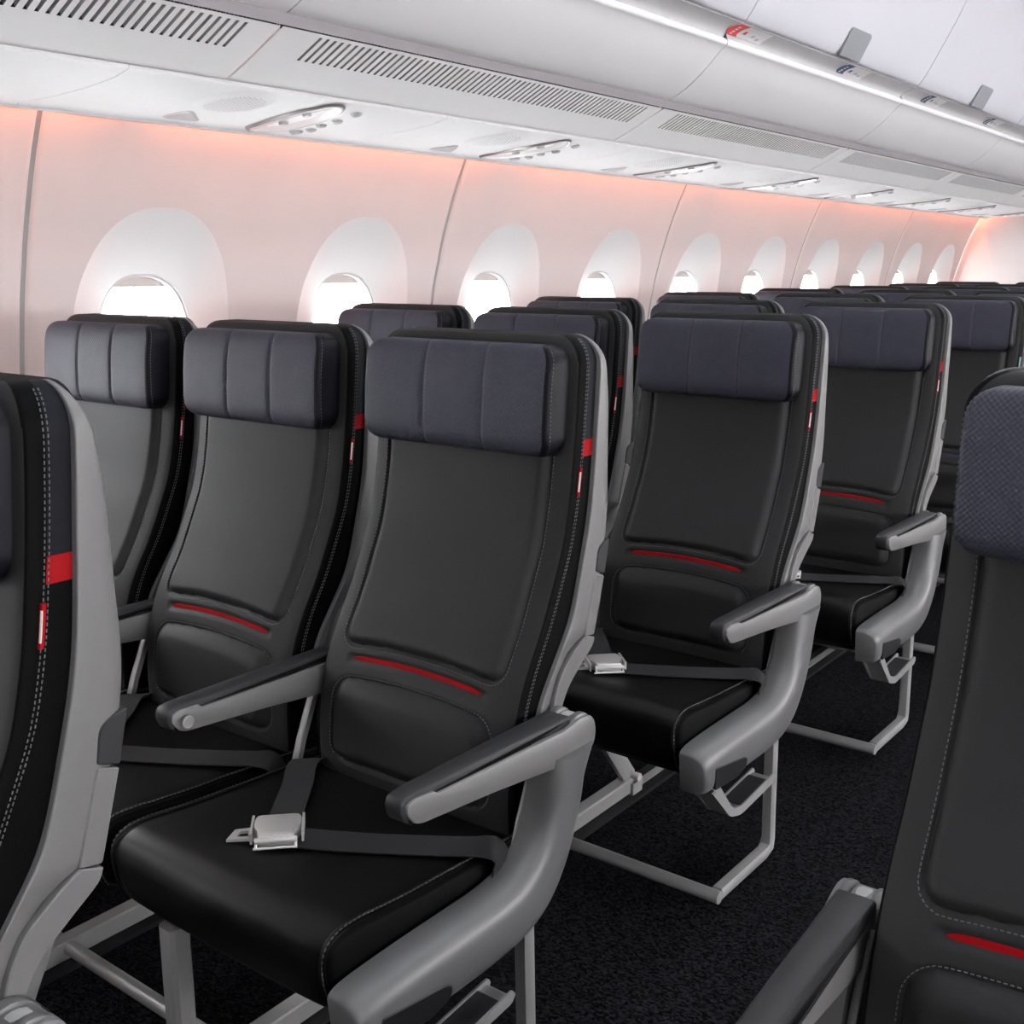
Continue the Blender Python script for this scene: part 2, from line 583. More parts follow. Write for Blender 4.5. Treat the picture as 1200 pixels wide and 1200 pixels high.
# ------------------------------------------------------------------ passenger service units (under the bins, one per row)
SP = 0.905
PSU = [(-1.158, 1.5915), (-1.162, 1.600), (-1.155, 1.606), (-1.02, 1.6065), (-0.88, 1.614), (-0.80, 1.623), (-0.752, 1.634)]
def psu_z(x):
    return lerp_tab([(a, b) for a, b in PSU[2:]], x)
def make_psu():
    root = empty('passenger_service_unit', 'x', 'service panel')
    b = MB()
    L = SP - 0.0018
    th = 0.012
    out = [(-1.158, 1.594), (-1.150, 1.5925)] + [(x, psu_z(x) - 0.008) for x in (-1.14, -1.08, -1.0, -0.95, -0.9, -0.85, -0.80, -0.757, -0.752)]
    ring = out + [(x, z + th + 0.01) for x, z in reversed(out[1:])] + [(-1.158, 1.64)]
    b.loft([[(x, y, z) for x, z in ring] for y in (0.0009, 0.0009 + L)], 'white')
    b.build('panel_body', root, smooth=30)
    l = MB()
    l.loft([[(-1.160, y, 1.5905), (-1.147, y, 1.5895), (-1.145, y, 1.5945), (-1.160, y, 1.597)] for y in (0.0, SP)], 'lip')
    l.build('panel_lip', root, smooth=0)
    def onp(x, y, d):
        return (x, y, psu_z(x) - 0.008 - d)
    # reading light dish: long leaf-shaped bowl with a dark rim
    leaf = [(-1.120, 0.585), (-1.09, 0.555), (-1.02, 0.528), (-0.94, 0.507), (-0.87, 0.498), (-0.81, 0.506), (-0.775, 0.530), (-0.768, 0.556), (-0.785, 0.580), (-0.83, 0.598), (-0.90, 0.616), (-0.98, 0.630), (-1.06, 0.634), (-1.105, 0.618)]
    sm = round_poly([Vector(p) for p in leaf], 0.05, 4)
    t = MB()
    rim_o, rim_i = inset(sm, -0.007), sm
    # fatter rim on the far (high-y) side, as the bowl is tilted
    t.loft([[onp(p.x, p.y, 0.001) for p in rim_o], [onp(p.x, p.y, 0.006) for p in inset(sm, -0.003)], [onp(p.x, p.y, 0.006) for p in inset(sm, 0.002)], [onp(p.x, p.y, 0.0015) for p in inset(sm, 0.006)]], 'trim', False, False)
    tr = t.build('reading_light_rim', root, smooth=40)
    d = MB()
    d.loft([[onp(p.x, p.y, 0.006) for p in inset(sm, 0.003)], [onp(p.x, p.y, 0.0035) for p in inset(sm, 0.012)], [onp(p.x, p.y, 0.002) for p in inset(sm, 0.022)]], 'dish', False, True)
    di = d.build('reading_light_dish', root, smooth=40)
    for x, y in ((-0.96, 0.555), (-0.85, 0.528)):
        q = MB()
        q.loft([[onp(x + 0.010 * math.cos(a) * k, y + 0.010 * math.sin(a) * k, h) for a in [2 * PI * j / 14 for j in range(14)]] for k, h in ((1.2, 0.003), (1.0, 0.009), (0.5, 0.010))], 'button', False, True)
        q.build('reading_light_bulb', di)
    # speaker grille: disc with rows of holes
    g = MB()
    gx, gy = -0.855, 0.325
    g.loft([[onp(gx + 0.075 * math.cos(a) * k, gy + 0.066 * math.sin(a) * k, h) for a in [2 * PI * j / 40 for j in range(40)]] for k, h in ((1.25, 0.0005), (1.05, 0.004), (1.0, 0.005))], 'white', False, True)
    gr = g.build('speaker_grille', root, smooth=40)
    h = MB()
    for i in range(-8, 9):
        for j in range(-8, 9):
            px, py = i * 0.0085 + (0.004 if j % 2 else 0), j * 0.0078
            if (px / 0.071) ** 2 + (py / 0.062) ** 2 < 1:
                h.loft([[onp(gx + px + 0.0022 * math.cos(a), gy + py + 0.0022 * math.sin(a), 0.0054) for a in [PI / 3 * q for q in range(6)]], [onp(gx + px, gy + py + 0.0001 * q, 0.0055) for q in range(6)]], 'button', False, True)
    h.build('grille_holes', gr, smooth=0)
    # grey wedge painting the shade of a dent beside the grille
    wv = [(-1.105, 0.315), (-1.03, 0.292), (-0.965, 0.300), (-1.01, 0.345), (-1.095, 0.42)]
    w = MB()
    ww = round_poly([Vector(p) for p in wv], 0.03, 3)
    w.loft([[onp(p.x, p.y, 0.0006) for p in ww], [onp(p.x, p.y, 0.0030) for p in inset(ww, 0.006)]], 'button', False, True)
    w.build('dent_shade', root, smooth=0)
    for x, y, a in ((-1.070, 0.690, 0.030), (-1.015, 0.690, 0.020), (-0.95, 0.663, 0.020), (-0.888, 0.655, 0.022), (-0.808, 0.640, 0.020)):
        q = MB()
        wv = round_poly([Vector((x - a, y + 0.012)), Vector((x - a * 0.2, y - 0.016)), Vector((x + a, y - 0.010)), Vector((x + a * 0.5, y + 0.018))], 0.012, 3)
        q.loft([[onp(p.x, p.y, 0.0005) for p in wv], [onp(p.x, p.y, 0.005) for p in inset(wv, 0.003)], [onp(p.x, p.y, 0.0065) for p in inset(wv, 0.007)]], 'button', False, True)
        q.build('call_button', root, smooth=40)
    return root
ORD = ['nearest', 'second', 'third', 'fourth', 'fifth', 'sixth', 'seventh', 'eighth', 'ninth', 'tenth']
psu0 = make_psu()
for n, r in enumerate(range(-3, 8)):
    o = psu0 if n == 0 else copy_tree(psu0)
    o.location = (0, -0.105 + SP * r, 0)
    if r < 0:
        o['label'] = 'white service panel with reading light, before the first one in view'
        o['group'] = 'white service panels before the picture begins'
    else:
        o['label'] = ['large', ''][min(r, 1)] and 'white service panel with oval reading light, largest and nearest of the row' or 'white reading light service panel, %s from the near end under the bins' % ORD[r]
        o['group'] = 'white service panels under the bins'

# ------------------------------------------------------------------ overhead bins and vent panels
def make_vent_panel():
    m = MB()
    L = BP - 0.006
    pr = [(-0.748, 1.6325), (-0.735, 1.6375), (-0.69, 1.657), (-0.655, 1.6735), (-0.53 - 0.055, 1.708), (-0.576, 1.7125)]
    def pt(i):
        return pr[i]
    ys = [0.003]
    sl = []
    n = 64
    for i in range(n):
        a = 0.105 + i * 0.0199
        sl.append((a, a + 0.0078))
    yy = [0.003]
    for a, b in sl:
        yy += [a, b]
    yy.append(0.003 + L)
    vs, fs = [], []
    nx = len(pr)
    for y in yy:
        for x, z in pr:
            vs.append((x, y, z))
    for i in range(len(yy) - 1):
        slot = i % 2 == 1
        for j in range(nx - 1):
            if slot and j == 3:
                continue
            a = i * nx + j
            fs.append([a, a + 1, a + 1 + nx, a + nx])
    m.add(vs, fs, 'white')
    # slot walls
    for a, b in sl:
        (x0, z0), (x1, z1) = pr[3], pr[4]
        d = (0.004, 0.011)
        for q in (a, b):
            m.add([(x0, q, z0), (x1, q, z1), (x1 - d[0], q, z1 + d[1]), (x0 - d[0], q, z0 + d[1])], [[0, 1, 2, 3]], 'slot')
    # turned-up edges at both joints and along both long sides
    for q in (0.003, 0.003 + L):
        m.loft([[(x, q, z) for x, z in pr[:-1]], [(x, q, z + 0.010) for x, z in pr[:-1]]], 'white', False, False, closed=False)
    for x, z in (pr[0],):
        m.add([(x, 0.003, z), (x, 0.003 + L, z), (x - 0.004, 0.003 + L, z + 0.012), (x - 0.004, 0.003, z + 0.012)], [[0, 1, 2, 3]], 'white')
    o = m.build('air_vent_panel', smooth=20)
    bk = MB()
    bk.loft([[(x - 0.004, y, z + 0.0112) for x, z in pr[:-1]] for y in (0.004, L)], 'shadow', False, False, closed=False)
    bk.build('vent_backing', o, smooth=0)
    return o
def make_bin():
    root = empty('overhead_bin', 'x', 'overhead bin')
    L = BP - 0.004
    b = MB()
    # grey strip painted as shade under the belly, belly, lip, placard strip
    belly_shade = [(-0.612, 1.742), (-0.5735, 1.7145), (-0.566, 1.726)]
    bel = smooth_tab([(-0.561, 1.7335), (-0.545, 1.7395), (-0.520, 1.7515), (-0.490, 1.770), (-0.445, 1.806), (-0.405, 1.845), (-0.389, 1.8585), (-0.381, 1.8635), (-0.3785, 1.872), (-0.385, 1.8800), (-0.392, 1.8835)], 4)
    strip = [(-0.392, 1.8835), (-0.388, 1.891), (-0.375, 1.899), (-0.355, 1.907), (-0.336, 1.9130)]
    b.loft([[(x, y, z) for x, z in [(-0.336, 1.9130), (-0.341, 1.921), (-0.345, 1.96)]] for y in (0.0, BP)], 'gap_shade', False, False, closed=False)
    b.loft([[(x, y, z) for x, z in belly_shade + [(-0.561, 1.7335)]] for y in (0.0, BP)], 'gap_shade', False, False, closed=False)
    b.loft([[(x, y, z) for x, z in bel] for y in (0.002, 0.002 + L)], 'bin', False, False, closed=False)
    b.loft([[(x, y, z) for x, z in strip] for y in (0.002, 0.002 + L)], 'bin_strip', False, False, closed=False)
    for q in (0.002, 0.002 + L):
        b.loft([[(x, q, z) for x, z in bel + strip], [(x - 0.01, q, z + 0.03) for x, z in bel + strip]], 'bin', False, False, closed=False)
    # closing back and top so that no light leaks through the joints
    b.loft([[(x, y, z) for x, z in [(-0.612, 1.742), (-0.60, 1.80), (-0.50, 1.86), (-0.42, 1.95), (-0.36, 1.99)]] for y in (0.0, BP)], 'gap_shade', False, False, closed=False)
    b.build('bin_body', root, smooth=45)
    d = MB()
    dp = smooth_tab([(-0.331, 1.9185), (-0.322, 1.9245), (-0.298, 1.958), (-0.25, 2.045), (-0.205, 2.130), (-0.170, 2.205), (-0.148, 2.26), (-0.142, 2.30), (-0.15, 2.335)], 4)
    rg = dp + [(x - 0.03, z) for x, z in reversed(dp)]
    d.loft([[(x, y, z) for x, z in rg] for y in (0.002, 0.002 + L)], 'door', True, True)
    dr = d.build('bin_door', root, smooth=30)
    t = MB()
    # grey latch tab standing on the door's lower edge
    ow = round_poly([Vector((-0.085, -0.002)), Vector((0.085, -0.002)), Vector((0.085, 0.088)), Vector((-0.085, 0.088))], [0.002, 0.002, 0.016, 0.016], 4)
    ux, uz = 0.045 / 0.0985, 0.0875 / 0.0985
    nx, nz = uz, -ux
    rings = []
    for h, s in ((0.0005, 0), (0.006, 0), (0.008, 0.002)):
        rings.append([(-0.318 + 0.0 + ux * p.y + nx * h, BP / 2 + p.x, 1.920 + uz * p.y + nz * h) for p in inset(ow, s)])
    t.loft(rings, 'tab')
    t.build('latch', dr, smooth=30)
    return root
def make_placard(kind):
    root_mb = MB()
    sp = [(-0.388, 1.891), (-0.375, 1.899), (-0.355, 1.907), (-0.336, 1.9132)]
    def at(t, h=0.001):
        t = t * (len(sp) - 1)
        i = min(int(t), len(sp) - 2)
        f = t - i
        x = sp[i][0] + (sp[i + 1][0] - sp[i][0]) * f
        z = sp[i][1] + (sp[i + 1][1] - sp[i][1]) * f
        dx, dz = sp[i + 1][0] - sp[i][0], sp[i + 1][1] - sp[i][1]
        l = math.hypot(dx, dz)
        return x + dz / l * h, z - dx / l * h
    def patch(m, name, y0, y1, t0, t1, h, skew=0.0, ny=8):
        rings = []
        for i in range(9):
            t = t0 + (t1 - t0) * i / 8
            x, z = at(t, h)
            s = skew * (2 * (i / 8) - 1) ** 2
            rings.append([(x, y0 + s, z), (x, y1 + s * 0.7, z)])
        m.loft(rings, name, False, False, closed=False)
    patch(root_mb, 'label_white', 0.0, 0.215, 0.12, 0.95, 0.001)
    o = root_mb.build('row_placard', smooth=0)
    c = MB()
    patch(c, 'label_red' if kind == 'red' else 'label_navy', -0.012, 0.052, 0.10, 0.97, 0.002, 0.02)
    # small unreadable marks
    for i in range(4):
        patch(c, 'label_white', 0.014, 0.028, 0.22 + i * 0.16, 0.32 + i * 0.16, 0.003)
    c.build('placard_colour_block', o, smooth=0)
    k = MB()
    patch(k, 'label_red' if kind == 'red' else 'label_navy', 0.075, 0.092, 0.42, 0.62, 0.002)
    k.build('seat_symbol', o, smooth=0)
    for q in range(2):
        z = MB()
        patch(z, 'bin_strip', 0.128 + q * 0.035, 0.146 + q * 0.035, 0.40 - q * 0.1, 0.56 - q * 0.1, 0.002)
        z.build('seat_letter_mark', o, smooth=0)
    return o
v0, b0 = make_vent_panel(), make_bin()
for n, k in enumerate(KB):
    v = v0 if n == 0 else copy_tree(v0)
    b = b0 if n == 0 else copy_tree(b0)
    v.location = (0, B0 + BP * k, 0)
    b.location = (0, B0 + BP * k, 0)
    vis = k + 1
    if k < -1:
        tag(v, 'white slotted air vent panel before the picture begins', 'air vent', 'vent panels before the picture begins')
        tag(b, 'pale overhead luggage bin before the picture begins', 'overhead bin', 'bins before the picture begins')
    else:
        tag(v, 'white slotted air vent panel under the bins, %s from the near end' % ORD[vis], 'air vent', 'slotted air vent panels under the bins')
        tag(b, 'closed pale overhead luggage bin with grey latch, %s from the near end' % ORD[vis], 'overhead bin', 'overhead bins along the window side')
pr0, pn0 = make_placard('red'), make_placard('navy')
for n, (y, kind) in enumerate([(1.545, 'red'), (2.335, 'navy'), (3.195, 'navy'), (4.06, 'navy'), (4.93, 'navy'), (5.80, 'navy')]):
    o = pr0 if kind == 'red' else (pn0 if n == 1 else copy_tree(pn0))
    o.location = (0, y, 0)
    if kind == 'red':
        tag(o, 'white row placard with a red end on the bin edge', 'placard', 'row placards on the bin edge')
    else:
        tag(o, 'white row placard with navy end, %s navy one from the red placard' % ['', 'first', 'second', 'third', 'fourth', 'fifth'][n], 'placard', 'row placards on the bin edge')

# ------------------------------------------------------------------ seats
SEAT_P, SEAT_S = 0.88, 0.4893
ST = smooth_tab([(0.38, -0.188), (0.47, -0.194), (0.55, -0.188), (0.615, -0.172), (0.67, -0.148), (0.73, -0.112), (0.79, -0.083), (0.85, -0.057), (0.92, -0.040), (0.98, -0.031), (1.04, -0.024), (1.11, -0.018), (1.17, -0.016)], 4)
SF = smooth_tab([(0.56, -0.150), (0.62, -0.128), (0.675, -0.090), (0.72, -0.058), (0.76, -0.040), (0.82, -0.022), (0.88, -0.006), (0.94, 0.004), (1.04, 0.013), (1.12, 0.019), (1.17, 0.020)], 4)
SB = smooth_tab([(0.56, -0.060), (0.62, -0.030), (0.695, 0.004), (0.72, 0.014), (0.76, 0.027), (0.79, 0.035), (0.84, 0.049), (0.90, 0.056), (0.98, 0.054), (1.06, 0.050), (1.12, 0.040), (1.15, 0.030), (1.17, 0.022)], 4)
W = 0.206
ZTOP = 1.166
def sdrr(x, z, cx, cz, hx, hz, r):
    qx, qz = abs(x - cx) - hx + r, abs(z - cz) - hz + r
    return math.hypot(max(qx, 0), max(qz, 0)) + min(max(qx, qz), 0) - r
def sstep(t):
    t = max(0, min(1, t))
    return t * t * (3 - 2 * t)
UP_P = (0, 0.845, 0.168, 0.183, 0.028)
LO_P = (0, 0.535, 0.166, 0.074, 0.034)
def arch(x):
    return -0.012 * (x / 0.16) ** 2
def up_sd(x, z):
    return sdrr(x, z - arch(x) * max(0, min(1, (0.95 - z) / 0.25)), *UP_P)
def lo_sd(x, z):
    return sdrr(x, z - arch(x) * max(0, min(1, (z - 0.44) / 0.12)), *LO_P)
def top_k(z):
    t = max(0, (z - (ZTOP - 0.046)) / 0.046)
    return 1 - math.sqrt(max(0, 1 - t * t))
def hw(z):
    return W - 0.046 * top_k(z)
def front(x, z):
    w = hw(z)
    b = 0.020
    u = min(1, abs(x) / w)
    y = lerp_tab(ST, z) + 0.012 * top_k(z) - b * ((1 - u ** 6) ** (1 / 6)) + 0.006 * (u ** 2)
    s1, s2 = up_sd(x, z), lo_sd(x, z)
    d = 0.0100 * sstep(-s1 / 0.017) + 0.0135 * sstep(-s2 / 0.024)
    d -= 0.0045 * math.exp(-(s1 / 0.0032) ** 2) + 0.0045 * math.exp(-(s2 / 0.0032) ** 2)
    zs = z - arch(x) * 0.9 - 0.640
    if abs(x) < 0.15:
        d -= 0.004 * math.exp(-(max(0, abs(zs) - 0.004) / 0.003) ** 2) * sstep((0.150 - abs(x)) / 0.01)
    return y - d
XS = sorted(set([round(-0.98 + 1.96 * i / 76, 4) for i in range(77)] + [s * (0.80 + 0.006 * q) for s in (-1, 1) for q in range(0, 9)] + [s * q for s in (-1, 1) for q in (0.985, 0.992, 0.997, 1.0)]))
def zlist():
    z, out = 0.395, []
    while z < ZTOP - 0.0005:
        out.append(z)
        fine = 0.595 < z < 0.70 or 0.45 < z < 0.475
        z += 0.0036 if fine else (0.008 if z < ZTOP - 0.05 else 0.004)
    out += [0.983, 1.009, ZTOP]
    return sorted(out)
ZS = zlist()
NB = 5
def make_backrest(root, band, side_top):
    m = MB()
    n = None
    rings = []
    for z in ZS:
        w = hw(z)
        yb = lerp_tab(SF, z) + 0.012 if z > 0.56 else lerp_tab(ST, z) + 0.06
        if z > ZTOP - 0.03:
            yb = min(yb, lerp_tab(SF, z) + 0.012)
        ys = front(-w, z)
        yq = min(ys + 0.0065, yb - 0.001)
        ring = [(-w, yb + (yq - yb) * q / (NB - 1), z) for q in range(NB)]
        ring += [(x * w, front(x * w, z), z) for x in XS]
        ring += [(w, yq + (yb - yq) * q / (NB - 1), z) for q in range(NB)]
        rings.append(ring)
    n = len(rings[0])
    vs = [p for r in rings for p in r]
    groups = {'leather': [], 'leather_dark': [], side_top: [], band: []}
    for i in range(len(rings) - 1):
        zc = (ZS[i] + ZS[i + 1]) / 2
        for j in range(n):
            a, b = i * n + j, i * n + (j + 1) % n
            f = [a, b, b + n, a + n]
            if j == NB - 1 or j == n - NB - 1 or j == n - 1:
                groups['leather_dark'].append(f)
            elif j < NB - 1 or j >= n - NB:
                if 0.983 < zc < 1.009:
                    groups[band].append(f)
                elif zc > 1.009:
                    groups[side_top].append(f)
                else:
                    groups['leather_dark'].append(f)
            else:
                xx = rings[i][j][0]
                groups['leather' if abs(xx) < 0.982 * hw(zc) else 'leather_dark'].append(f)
    groups['leather_dark'].append(list(range(n))[::-1])
    groups['leather_dark'].append([(len(rings) - 1) * n + j for j in range(n)])
    o = len(m.v)
    m.v = vs
    for k, fs in groups.items():
        q = m.m(k)
        for f in fs:
            m.f.append(f)
            m.mi.append(q)
    return m.build('backrest', root, smooth=60)

def dashes(m, pts, mname, L=0.0034, gap=0.0026, w=0.0009):
    """Row of small thread stitches along a polyline with normals: pts = [(pos, normal)]."""
    ds = [0]
    P = [(Vector(p), Vector(n)) for p, n in pts]
    for a, b in zip(P, P[1:]):
        ds.append(ds[-1] + (b[0] - a[0]).length)
    def at(s):
        for i in range(len(ds) - 1):
            if s <= ds[i + 1]:
                f = (s - ds[i]) / max(1e-9, ds[i + 1] - ds[i])
                return P[i][0].lerp(P[i + 1][0], f), P[i][1].lerp(P[i + 1][1], f).normalized()
        return P[-1]
    s = 0
    while s + L < ds[-1]:
        (a, na), (b, nb) = at(s), at(s + L)
        t = (b - a)
        if t.length > 1e-6:
            t.normalize()
            sd = t.cross(na).normalized() * w / 2
            a0, b0 = a - na * 0.0006, b - na * 0.0006
            a1, b1 = a + na * 0.0008, b + na * 0.0008
            m.add([a0 - sd, a0 + sd, b0 + sd, b0 - sd, a1 - sd, a1 + sd, b1 + sd, b1 - sd], [[4, 5, 6, 7], [0, 1, 5, 4], [1, 2, 6, 5], [2, 3, 7, 6], [3, 0, 4, 7]], mname)
        s += L + gap

def contour(sd, x0, z0, x1, z1, lvl, n):
    """Trace where sd == lvl along rays from inside point to points on a big outline."""
    out = []
    return out

def make_stitching(parent, thread):
    m = MB()
    nrm = lambda: Vector((0, -1, 0.15)).normalized()
    def fp(x, z):
        return (x, front(x, z) - 0.0004, z), nrm()
    # upper panel outline (open at top, under the headrest), just outside its edge
    def outline(sd, cx, cz, lvl, a0, a1, n):
        pts = []
        for i in range(n + 1):
            a = a0 + (a1 - a0) * i / n
            lo, hi = 0.0, 0.4
            for _ in range(30):
                mid = (lo + hi) / 2
                if sd(cx + math.cos(a) * mid, cz + math.sin(a) * mid) < lvl:
                    lo = mid
                else:
                    hi = mid
            pts.append(fp(cx + math.cos(a) * lo, cz + math.sin(a) * lo))
        return pts
    def out(pts):
        q = MB()
        dashes(q, pts, thread)
        q.build('stitching', parent, smooth=0)
    out(outline(up_sd, 0, 0.84, 0.005, math.radians(131), math.radians(409), 110))
    out(outline(lo_sd, 0, 0.54, 0.005, math.radians(-25), math.radians(205), 70))
    # double row along each bolster edge
    for s in (-1, 1):
        for yo in (0.004, 0.0085):
            pts = []
            for z in [0.55 + 0.02 * i for i in range(29)]:
                w = hw(z)
                pts.append(((s * (w + 0.0002), front(w, z) + yo, z), (s, -0.1, 0)))
            for q in range(1, 7):
                z = 1.11 + 0.056 * math.sin(q / 6 * PI / 2) - 0.004
                w = hw(z)
                pts.append(((s * (w + 0.0004), front(w, z) + yo, z + 0.0005), (s, -0.1, 0.4)))
            out(pts)

def make_headrest(root):
    m = MB()
    zb, zt = 0.984, 1.153
    yf, yb = -0.088, -0.026
    HW = 0.190
    NX = 120
    rings = []
    zs = []
    NZ = 30
    for i in range(NZ + 1):
        a = PI * i / NZ
        zs.append((zb + zt) / 2 - (zt - zb) / 2 * math.copysign(abs(math.cos(a)) ** 0.55, math.cos(a)))
    def prof(z):
        t = (z - (zb + zt) / 2) / ((zt - zb) / 2)
        return (1 - abs(t) ** 5) ** (1 / 4) if abs(t) < 1 else 0.0
    mid = (yf + yb) / 2 + 0.012
    info = []
    for z in zs:
        p = prof(z)
        lean = -0.004 * sstep((1.08 - z) / 0.09) + 0.010 * sstep((z - 1.06) / 0.1)
        rc = 0.030
        dz = (zt - zb) / 2 - abs(z - (zb + zt) / 2)
        wk = HW - (rc - math.sqrt(max(0, rc * rc - (rc - dz) ** 2)) if dz < rc else 0)
        ring = []
        info = []
        for j in range(NX + 1):
            u = -1 + 2 * j / NX
            x = wk * u
            edge = (max(0.0, 1 - abs(u) ** 14)) ** (1 / 3)
            y = yf + lean
            for sx in (-0.058, 0.062):
                y += 0.0035 * math.exp(-((x - sx) / 0.003) ** 2) + 0.0012 * math.exp(-((x - sx) / 0.010) ** 2)
            y = mid + (y - mid) * p * (0.80 + 0.20 * edge)
            ring.append((x, y, z))
            info.append(abs(u))
        ring += [(wk, mid + (yb - mid) * p, z), (-wk, mid + (yb - mid) * p, z)]
        rings.append(ring)
    n = len(rings[0])
    m.v = [p for r in rings for p in r]
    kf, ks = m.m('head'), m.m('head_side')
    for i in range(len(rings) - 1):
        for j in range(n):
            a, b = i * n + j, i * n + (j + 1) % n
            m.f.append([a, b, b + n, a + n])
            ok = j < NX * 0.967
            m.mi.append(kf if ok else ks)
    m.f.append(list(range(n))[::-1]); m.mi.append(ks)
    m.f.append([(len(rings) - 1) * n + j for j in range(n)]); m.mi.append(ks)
    o = m.build('headrest', root, smooth=70)
    for sg in (-1, 1):
        s = MB()
        pts = []
        for i in range(3, NZ - 2):
            q = rings[i][NX if sg > 0 else 0]
            pts.append(((q[0] + sg * 0.0003, q[1] + 0.0005, q[2]), (sg, -0.6, 0)))
        dashes(s, pts, 'thread', 0.0034, 0.0026, 0.0007)
        s.build('stitching', o, smooth=0)
    return o

def make_shell(root):
    m = MB()
    SWD = 0.2145
    zs = [0.565 + 0.0125 * i for i in range(45)] + [1.126, 1.134, 1.142, 1.149, 1.155, 1.160, 1.1635, 1.1655]
    rings = []
    zt = 1.166
    for z in zs:
        t = max(0, (z - (zt - 0.05)) / 0.05)
        k = 1 - math.sqrt(max(0, 1 - t * t))
        w = SWD - 0.05 * k
        f, b = lerp_tab(SF, z), lerp_tab(SB, z)
        if b - f < 0.004:
            b = f + 0.004
        r = min(0.022, (b - f) * 0.45)
        wb = w - 0.020 * sstep((0.706 - z) / 0.03)
        pl = [Vector((-w, f)), Vector((w, f)), Vector((wb, b)), Vector((-wb, b))]
        pp = round_poly(pl, [0.003, 0.003, r, r], 5)
        rings.append([(p.x, p.y, z) for p in pp])
    m.loft(rings, 'shell')
    o = m.build('back_shell', root, smooth=45)
    for s in (-1, 1):
        # dark hinge pad on the rear edge and the curved recline arm below it
        p = MB()
        ol = round_poly([Vector((0.011, 0.797)), Vector((0.036, 0.789)), Vector((0.0490, 0.844)), Vector((0.036, 0.843)), Vector((0.017, 0.834))], [0.003, 0.003, 0.002, 0.008, 0.014], 4)
        st = [(s * 0.195, 0.0), (s * 0.2150, 0.0), (s * 0.2165, 0.0015)]
        extrude_x(p, ol, st, 'pad')
        p.build('hinge_pad', o, smooth=30)
        q = MB()
        ol = round_poly([Vector((0.011, 0.794)), Vector((0.035, 0.786)), Vector((0.008, 0.694)), Vector((-0.018, 0.699))], 0.003, 3)
        extrude_x(q, ol, [(s * 0.195, 0.0), (s * 0.2150, 0.0), (s * 0.2165, 0.0015)], 'shell')
        q.build('hinge_cover', o, smooth=30)
        a = MB()
        oo = smooth_tab([(0.008, 0.690), (0.001, 0.676), (-0.028, 0.655), (-0.058, 0.632), (-0.078, 0.606), (-0.092, 0.570)], 4)
        ii = smooth_tab([(-0.016, 0.699), (-0.038, 0.687), (-0.058, 0.673), (-0.080, 0.655), (-0.098, 0.622), (-0.112, 0.575)], 4)
        ol = [Vector(v) for v in oo] + [Vector(v) for v in reversed(ii)]
        extrude_x(a, ol, [(s * 0.190, 0.0), (s * 0.2160, 0.0), (s * 0.2175, 0.0015)], 'shell')
        a.build('recline_arm', o, smooth=30)
    return o

def make_cushion(root):
    m = MB()
    top = [(-0.13, 0.425), (-0.22, 0.436), (-0.34, 0.444), (-0.45, 0.4515), (-0.525, 0.4605), (-0.560, 0.4605), (-0.585, 0.448), (-0.594, 0.425), (-0.590, 0.385), (-0.576, 0.345), (-0.555, 0.334), (-0.45, 0.330), (-0.13, 0.330)]
    ol = round_poly([Vector(p) for p in top], [0.01, 0.05, 0.05, 0.05, 0.03, 0.02, 0.016, 0.02, 0.03, 0.012, 0.02, 0.05, 0.01], 5)
    HW = 0.2315
    st = []
    for i in range(41):
        u = -1 + 2 * i / 40
        x = HW * (math.copysign(1 - (1 - abs(u)) ** 1.5, u))
        t = abs(x) / HW
        st.append((x - 0.012, 0.0035 * t ** 2 + 0.012 * t ** 22))
    extrude_x(m, ol, st, 'leather_seat')
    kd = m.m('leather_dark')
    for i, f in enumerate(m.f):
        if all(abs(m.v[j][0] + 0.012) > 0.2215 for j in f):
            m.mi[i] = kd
    o = m.build('seat_cushion', root, smooth=50)
    for s in (-1, 1):
        x = s * 0.2200 - 0.012
        q = MB()
        pp = inset(ol, 0.0030)
        rg = [p for p in pp if p.y > 0.345 and p.x < -0.17]
        q.tube([(x, p.x, p.y) for p in rg], 0.0024, 'leather_seat', 8)
        pi_ = q.build('piping', o, smooth=60)
        d = MB()
        dashes(d, [((x + s * 0.0035, p.x - 0.000, p.y + 0.001), (s * 0.4, -0.4, 0.8)) for p in rg if p.x < -0.19], 'thread', 0.0045, 0.0035, 0.0010)
        d.build('piping_stitch', pi_, smooth=0)
    return o

